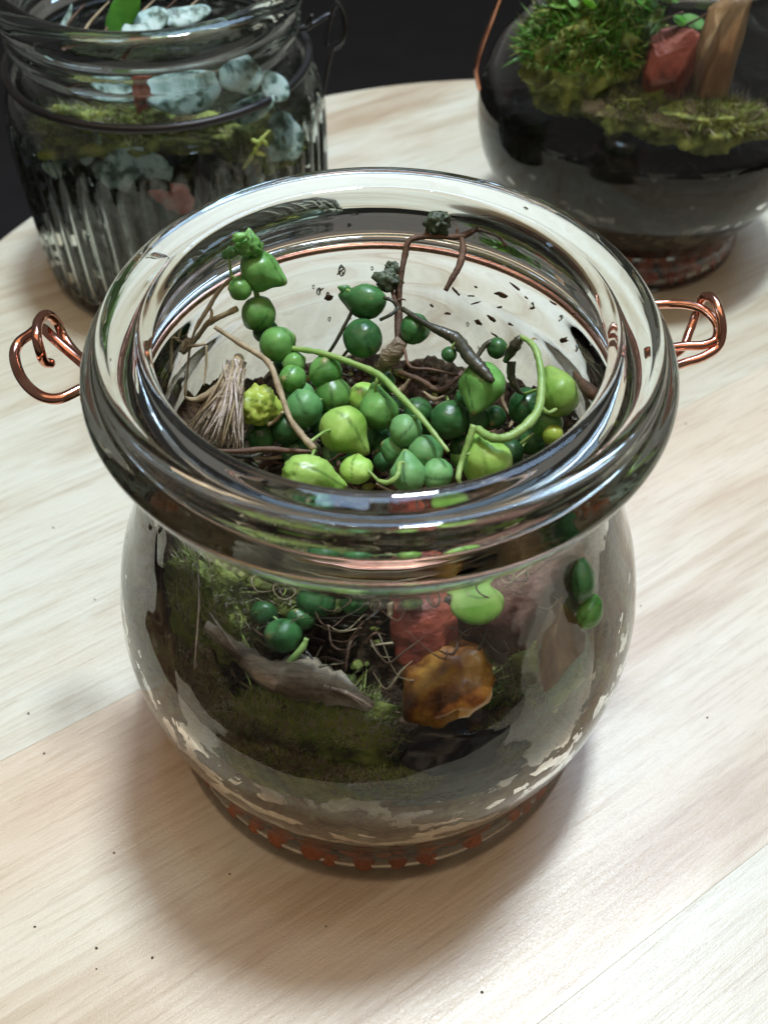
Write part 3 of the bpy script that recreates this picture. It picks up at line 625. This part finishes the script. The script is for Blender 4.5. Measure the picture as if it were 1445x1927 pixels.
for u, v, r, z in ((823, 420, 21, 10.2), (731, 528, 22, 9.45), (738, 505, 13, 9.55)):
    c = at(u, v, z); q = r/pxcm(c); link('shrivelled_bud', *blob(c, (q*1.05, q*.8, q*.95), 4, .5, 1.8), MSHRIV, tw)
# fibre tuft
tf = thing('fibre_tuft', 'fan of pale dry brown and white fibres at the left inside the front jar', 'dry fibres', at(420, 800, 8.0))
for i in range(110):
    s = i/109; top = np.array([450-20*s+random.uniform(-12, 14), 688+random.uniform(-12, 26)]); bot = np.array([348+110*random.random()**.8, 0]); bot[1] = 812+(bot[0]-348)*.30+random.uniform(-16, 12)
    zz = random.uniform(-.25, .25); m_ = (top+bot)/2+np.array([random.uniform(-8, 8), random.uniform(-8, 8)])
    mb_ = tube(pix([(top[0], top[1], 9.05+zz*.5), (m_[0], m_[1], 8.75+zz), (bot[0], bot[1], 8.3+zz)]), [.03, random.uniform(.018, .035), .008], 4, 4)
    if i == 0: T = [MB(), MB(), MB()]
    T[i % 3].add(*mb_)
for q, m_, nm in zip(T, (MFIB, MTAN, MBARK), ('white_fibres', 'tan_fibres', 'brown_fibres')): q.link(nm, m_, tf)['kind'] = 'stuff'
link('stalk', *tube(pix([(450, 672, 9.0), (440, 705, 9.0), (405, 735, 8.9), (370, 752, 8.8), (350, 748, 8.8)]), [.09, .12, .08, .05, .02], 8, 5, rough=.12), MTAN, tf)
tag(link('fallen_twig', *tube(pix([(405, 848, 8.6), (450, 849, 8.6), (505, 845, 8.6), (545, 848, 8.55), (590, 850, 8.5)]), [.03, .045, .05, .04, .03], 7, 5, rough=.15), MTWIG), 'thin dark twig lying level below the fibre tuft', 'twig')
for lab, path, rad, m_ in (('pale frayed rootlet at the right rim of the front jar opening', [(1080, 700, 9.2), (1100, 728, 9.3), (1118, 742, 9.4), (1130, 750, 9.4)], [.02, .10, .12, .03], MTWIG),
                      ('light green stem seen through the front glass above the bark strip', [(532, 1258, 6.9), (555, 1232, 7.05), (575, 1208, 7.2), (582, 1192, 7.3)], [.05, .06, .04], MSTEM),
                      ('curved pale root hanging behind the left front glass', [(400, 1150, 7.4), (425, 1185, 7.2), (450, 1215, 7.0), (490, 1255, 6.9)], [.02, .035, .03, .015], MFIB),
                      ('long pale straw slanting down behind the left front glass', [(370, 1010, 8.6), (378, 1080, 7.9), (374, 1150, 7.4), (366, 1260, 6.7)], [.012, .016, .014, .01], MFIB)):
    tag(link('rootlet', *tube(pix(path), rad, 6, 5, rough=.1), m_), lab, 'root')
# pearls pressed on the glass, seen from outside
vF = vine('flat bright green leaf disc stuck to the inside of the front glass', at(885, 1120, 7.6), [], [])
c = at(890, 1122, 7.75); link('pearl', *(lambda V, F: (V*np.array([.42, .10, .36])@rotm(-.95, .25, .05).T+c, F))(*ico(3)), PM[2], vF)
vG = vine('pair of green pearls hanging inside the right wall of the front jar', at(1120, 1130, 7.0), [], [(1092, 1090, 40, 7.5, 0, (.7, 1, 1.2)), (1108, 1150, 36, 7.0, 1, (.7, 1, .9))])
vH = vine('deep green pearls in the shade behind the left front glass', at(545, 1190, 7.0), [], [(540, 1185, 34, 7.2, 0), (572, 1150, 26, 7.3, 0), (505, 1140, 24, 7.3, 0), (600, 1110, 36, 7.5, 0), (670, 1105, 30, 7.8, 0), (770, 1100, 26, 7.9, 2)])
# dirt flecks on the inside of the back wall
mb = MB()
for u, v in [(895, 540), (970, 540), (942, 555), (857, 548), (886, 557), (895, 570), (940, 578), (900, 607), (1002, 580), (812, 575), (842, 590), (925, 600), (930, 630), (1040, 570), (1080, 590), (640, 512), (605, 545), (618, 560), (660, 600), (1060, 640), (960, 610), (990, 560)]:
    d = ray(u, v); 
    for t in np.linspace(5, 40, 1500):
        p = CAM+d*t
        if p[1] > 0 and math.hypot(p[0], p[1]) > inner_r(p[2])-.035: break
    l = random.uniform(.02, .09); mb.add(*blob(p, (l*random.uniform(.8, 2), .015, l*random.uniform(.25, .7)), 2, .9, 2.2, rot=(0, random.uniform(-.8, .8), math.atan2(p[1], p[0])-math.pi/2)))
tag(mb.link('dirt_flecks', MTWIG), 'small dark flecks stuck inside the back wall of the front jar', 'dirt', kind='stuff')

mb = MB()
for u, v, q in [(643, 510, .10), (600, 548, .07), (617, 556, .06), (590, 540, .04), (655, 560, .05), (880, 610, .05), (1003, 575, .06), (1060, 600, .05), (985, 520, .04), (700, 505, .04), (1085, 655, .06), (900, 655, .04), (340, 560, .07), (360, 520, .05), (330, 610, .06), (620, 600, .05), (960, 480, .05)]:
    d = ray(u, v)
    for t in np.linspace(5, 40, 1500):
        p = CAM+d*t
        if p[2] < 9 and (p[1] > 0 or p[0] < -2) and math.hypot(p[0], p[1]) > inner_r(p[2])-.01: break
    V, F = blob((0, 0, 0), (q*.7, q*.4, q*1.3), 2, .25); mb.add(V@rotm(0, 0, math.atan2(p[1], p[0])-math.pi/2).T+p, F)
tag(mb.link('water_droplets', MG), 'clear water droplets clinging inside the back wall of the front jar', 'droplets', kind='stuff')

# ------------------------------------------------------------------ left jar behind (fluted, black wire bail)
C2 = (-6.6, 17.2, 0)
def flute(r, z, th):
    k = max(0, min(1, (z-.5)/.5))*max(0, min(1, (5.6-z)/.7)); return r+(.075*np.cos(44*th)*k if r > 4.4 else 0)
OUT2 = [(0, .2), (4.0, .15), (4.5, .0), (4.72, .2), (4.76, .8), (4.78, 3), (4.80, 5), (4.76, 5.6), (4.6, 6.1), (4.25, 6.6), (3.98, 6.95), (3.92, 7.2), (4.02, 7.4), (4.2, 7.55), (4.24, 7.8), (4.12, 7.95), (4.14, 8.1), (4.32, 8.25), (4.38, 8.55), (4.30, 8.85), (4.1, 9.0), (3.85, 9.02), (3.7, 8.9)]
IN2 = [(3.62, 8.6), (3.6, 7.9), (3.62, 7.1), (3.9, 6.6), (4.28, 6.15), (4.48, 5.6), (4.52, 5), (4.5, 3), (4.48, .9), (4.3, .5), (3.8, .42), (0, .42)]
jar2 = thing('fluted_jar', 'glass jar with vertical flutes and black wire bail standing behind on the left', 'glass jar', C2)
link('body', *lathe(OUT2+IN2, C2, 264, flute, 4), MG2, jar2)
bail = thing('wire_bail', 'black wire bail around the neck of the fluted jar at the back left', 'wire', (C2[0], C2[1], 6.9))
link('neck_ring', *tube([(C2[0]+4.42*math.cos(t), C2[1]+4.42*math.sin(t), 6.72) for t in np.linspace(0, 2*math.pi, 40, endpoint=False)], .125, 10, 3, True), MBLKW, bail)
def ptz(L): return [at(*p) for p in L]
link('hook', *tube(ptz([(540, 70, 7.1), (572, 50, 7.2), (582, 38, 7.4), (588, 30, 7.6)]), .07, 8, 5), MBLKW, bail)
link('hook', *tube(ptz([(545, 45, 7.2), (572, 54, 7.2), (590, 45, 7.3), (610, 32, 7.35), (628, 24, 7.4)]), .07, 8, 5), MBLKW, bail)
link('handle_loop', *tube(ptz([(606, 185, 5.2), (612, 150, 5.7), (620, 110, 6.3), (628, 88, 6.6), (645, 75, 6.9), (652, 40, 7.4), (640, 5, 8.0), (620, -20, 8.5)]), .07, 8, 5), MBLKW, bail)
link('handle_loop', *tube(ptz([(615, 85, 6.6), (618, 50, 7.1), (628, 15, 7.6), (640, 10, 7.7), (648, 45, 7.2), (642, 82, 6.7), (626, 92, 6.5)]), .065, 8, 5), MBLKW, bail)
V, F = soil_mesh(lambda x, y: 5.0+.5*nz((x, y, 0), .8, 4, 20.)+.25*nz((x, y, 0), 2.5, 3, 2.), IN2, .6, C2, 300, 50, .12, 2.5, 9)
tag(link('soil', V, F, MSOIL2, base=C2), 'grey-green mossy soil filling the fluted jar', 'soil', kind='stuff')
def leafmesh(c, L, W, bend, rot, th=.06, hole=False):
    V, F = ico(3); V = V*np.array([L, W, th]); V[:, 2] += bend*(V[:, 0]**2/L)+.12*bend*V[:, 1]
    V = np.array([v*(1+.2*nz(v, 1.6, 4, L*9)) for v in V])
    return V@rotm(*rot).T+np.array(c), F
pl = thing('mottled_plant', 'plant with thick pale blue-green mottled leaves filling the fluted jar', 'plant', (C2[0], C2[1], 4.6))
for u, v, y, a, b, rot, bd in ((275, 45, 15.4, .75, .38, (.5, -.3, .35), .1), (350, 30, 15.8, .7, .3, (.6, -.1, .2), .1), (350, 172, 13.9, .95, .62, (1.1, 0, .1), .12), (450, 140, 14.2, .6, .5, (1.0, .2, .2), .15), (515, 165, 14.7, .5, .38, (.9, .7, .3), .2),
                     (150, 318, 13.6, .95, .34, (.6, .0, -.1), .2), (172, 275, 13.6, .75, .3, (1.1, -.9, 0), .35), (262, 322, 13.2, .95, .65, (1.2, .1, .0), .12), (215, 165, 14.2, .6, .25, (.9, 0, -.1), .1), (475, 205, 14.3, .7, .35, (.8, -.3, .3), .1),
                     (530, 260, 14.6, .6, .7, (1.1, 0, .4), .1), (120, 50, 16.0, .6, .14, (.2, -.7, .5), .3)):
    link('leaf', *leafmesh(aty(u, v, y), a, b, bd, rot), MPALE, pl)
for path in ([(-6.6, 17, 4.7), (-6.8, 16, 6), (-7.2, 15.4, 7.4)], [(-6, 17, 4.7), (-5.4, 16.2, 6), (-5.2, 15.2, 7)], [(-7.6, 16.5, 4.7), (-8.3, 15.6, 6), (-8.7, 15, 7.6)]):
    link('stem', *tube(path, .07, 7, 5), MTWIG, pl)
tag(link('green_leaf', *leafmesh(aty(235, 22, 15.6), .8, .45, .1, (.7, -.9, .2)), MGRN), 'single plain green leaf rising in the mouth of the fluted jar', 'leaf')
for i in range(6):
    u0 = 110+i*40; link('stem', *tube([aty(u0, 75, 15.2), aty(u0+22, 40, 15.8), aty(u0+50+6*i, 8-5*i, 16.6)], [.05, .04, .02], 6, 5), (MTWIG, MTAN)[i % 2], pl)
stone(aty(277, 190, 14.2), (.42, .3, 1.0), 'upright rusty red stone behind the neck of the fluted jar', MRED, (.1, 0, .2), .1, 5, 3)
stone(aty(322, 372, 12.93), (.80, .32, .6), 'brick red stone low in the fluted jar above the front jar rim', MREDD, (.1, .1, .1), .12, 6, 3)
stone(aty(385, 345, 12.98), (.33, .3, .9), 'narrow dark brown stone beside the brick red stone in the fluted jar', MBLACKROCK, (.1, .1, .1), .12, 6, 3)
moss(aty(240, 250, 14.2), (2.4, .8, .7), 'dark green moss between the mottled leaves in the fluted jar', 1500, .4)
moss(aty(480, 280, 15.0), (1.2, .8, .8), 'olive moss at the right side of the fluted jar', 900, .4)
sp = thing('moss_sprig', 'yellow-green branching moss sprig inside the right wall of the fluted jar', 'moss', aty(470, 300, 13.8))
for path in ([(455, 315, 13.5), (475, 290, 13.6), (490, 265, 13.7), (508, 245, 13.9)], [(478, 285, 13.6), (500, 292, 13.7)], [(488, 270, 13.65), (470, 262, 13.7)], [(492, 262, 13.7), (505, 275, 13.8)]):
    link('frond', *tube([aty(*p) for p in path], [.05, .09, .07, .03], 6, 5, rough=.3), MFROND, sp)

# ------------------------------------------------------------------ right jar behind
C3 = (8.55, 18.9, 0)
OUT3 = [(0, .2), (3.4, .15), (3.9, .0), (4.12, .15), (4.12, .5), (3.98, .95), (4.1, 1.4), (4.55, 2.0), (5.1, 2.9), (5.38, 4.0), (5.36, 5.0), (5.05, 5.9), (4.5, 6.6), (4.0, 7.3), (3.6, 8.1), (3.45, 8.9), (3.6, 9.2), (4.0, 9.5), (4.1, 9.9), (4.0, 10.3), (3.8, 10.45), (3.4, 10.4)]
IN3 = [(3.25, 10.1), (3.2, 9.2), (3.22, 8.7), (3.35, 8.1), (3.75, 7.3), (4.25, 6.55), (4.8, 5.85), (5.1, 5.0), (5.12, 4.0), (4.85, 3.0), (4.3, 2.1), (3.8, 1.5), (3.74, 1.15), (3.8, .85), (3.9, .5), (3.8, .22), (3.2, .18), (0, .18)]
jar3 = thing('round_bellied_jar', 'tall round bellied glass jar with black soil standing behind on the right', 'glass jar', C3)
link('body', *lathe(OUT3+IN3, C3, 176, None, 4), MG3, jar3)
def top3(x, y): return 5.0+.3*nz((x, y, 0), .8, 4, 30.)
V, F = soil_mesh(top3, IN3, 1.4, C3, 300, 50, .35, 2.2, 2)
tag(link('soil', V, F, MSOIL3, base=C3), 'black soil filling the belly of the right rear jar', 'soil', kind='stuff')
V, F = ico(2); V = blob((0, 0, 0), (1, 1, 1), 2, .3, 1.2, cut=5)[0]; first = None
for z, n, rr in ((.45, 42, 9), (.85, 40, 9), (1.2, 40, 9), (.5, 30, 3.0)):
    for i in range(n):
        t = 2*math.pi*(i+random.random()*.5)/n
        if math.sin(t) > .2: continue
        q = random.uniform(.85, 1.15)*.29; rq = inner_r(z, IN3)-q*.6 if rr > 5 else rr; p = np.array([C3[0]+rq*math.cos(t), C3[1]+rq*math.sin(t), z])
        if first is None:
            first = link('clay_chip', V, F, MCLAYD, base=(0, 0, 0), smooth=False); tag(first, 'wet dark red clay chip in the foot of the right rear jar', 'pebble', 'clay chips in the foot of the right rear jar'); o = first; o.location = Vector(p)*S
        else: o = copy_at(first, p)
        o.scale = (q, q, q); o.rotation_euler = (random.uniform(0, 6), random.uniform(0, 6), random.uniform(0, 6))
stone(aty(1345, 120, 15.6), (.80, .5, 2.1), 'tall tan and orange rock standing on the moss in the right rear jar', MTANR, (-.25, .1, .2), .3, 4, box=.65)
stone(aty(1258, 140, 15.3), (.75, .5, 1.35), 'blocky dull red stone left of the tall tan rock in the right rear jar', MREDD, (-.2, .05, .15), .10, 3, fr=2.4, box=.22)
stone(aty(1290, 150, 16.3), (.5, .4, 1.4), 'brown-red slanted stone between the red block and the tan rock', MREDD, (-.2, .45, .15), .1, 6)
moss(aty(1325, 235, 14.7), (1.7, .6, .6), 'olive moss bank at the foot of the rocks in the right rear jar', 2200, .36)
moss(aty(1110, 110, 16.4), (1.9, 1.2, 1.6), 'bright green moss mound at the left of the right rear jar', 4500, .42, (MMOSSB, MGRN, MMOSS), .045, MMOSS, .3, 3.2)
moss(aty(1200, 215, 15.0), (1.0, .5, .6), 'dark moss fringe under the green mound in the right rear jar', 900, .3)
gp = thing('leafy_plant', 'small green leafy plant above the moss at the top of the right rear jar', 'plant', aty(1100, 60, 17))
for i in range(40):
    u = random.uniform(1010, 1330); v = random.uniform(-40, 60) if u > 1200 else random.uniform(-40, 110)
    link('leaf', *leafmesh(aty(u, v, random.uniform(15.6, 17.5)), random.uniform(.2, .42), random.uniform(.12, .26), .1, (random.uniform(0, 1.4), random.uniform(-.6, .6), random.uniform(0, 3)), .02), random.choice((MGRN, MMOSSB, PM[1])), gp)
for k in range(3): link('stem', *tube([aty(1080+k*60, 100, 17), aty(1110+k*60, 60, 16.6), aty(1170+k*60, 45, 16.4), aty(1235+k*50, 20, 16.2)], [.05, .04, .03], 6, 5), MTWIG, gp)
w3 = thing('copper_hanger', 'thin copper wire hanging beside the shoulder of the right rear jar', 'wire', at(900, 165, 5))
link('strand', *tube(ptz([(903, 168, 5.6), (899, 150, 5.9), (897, 125, 6.3), (908, 85, 6.9), (925, 40, 7.6), (942, -5, 8.3), (958, -50, 9.0)]), .085, 10, 5), MCOP, w3)
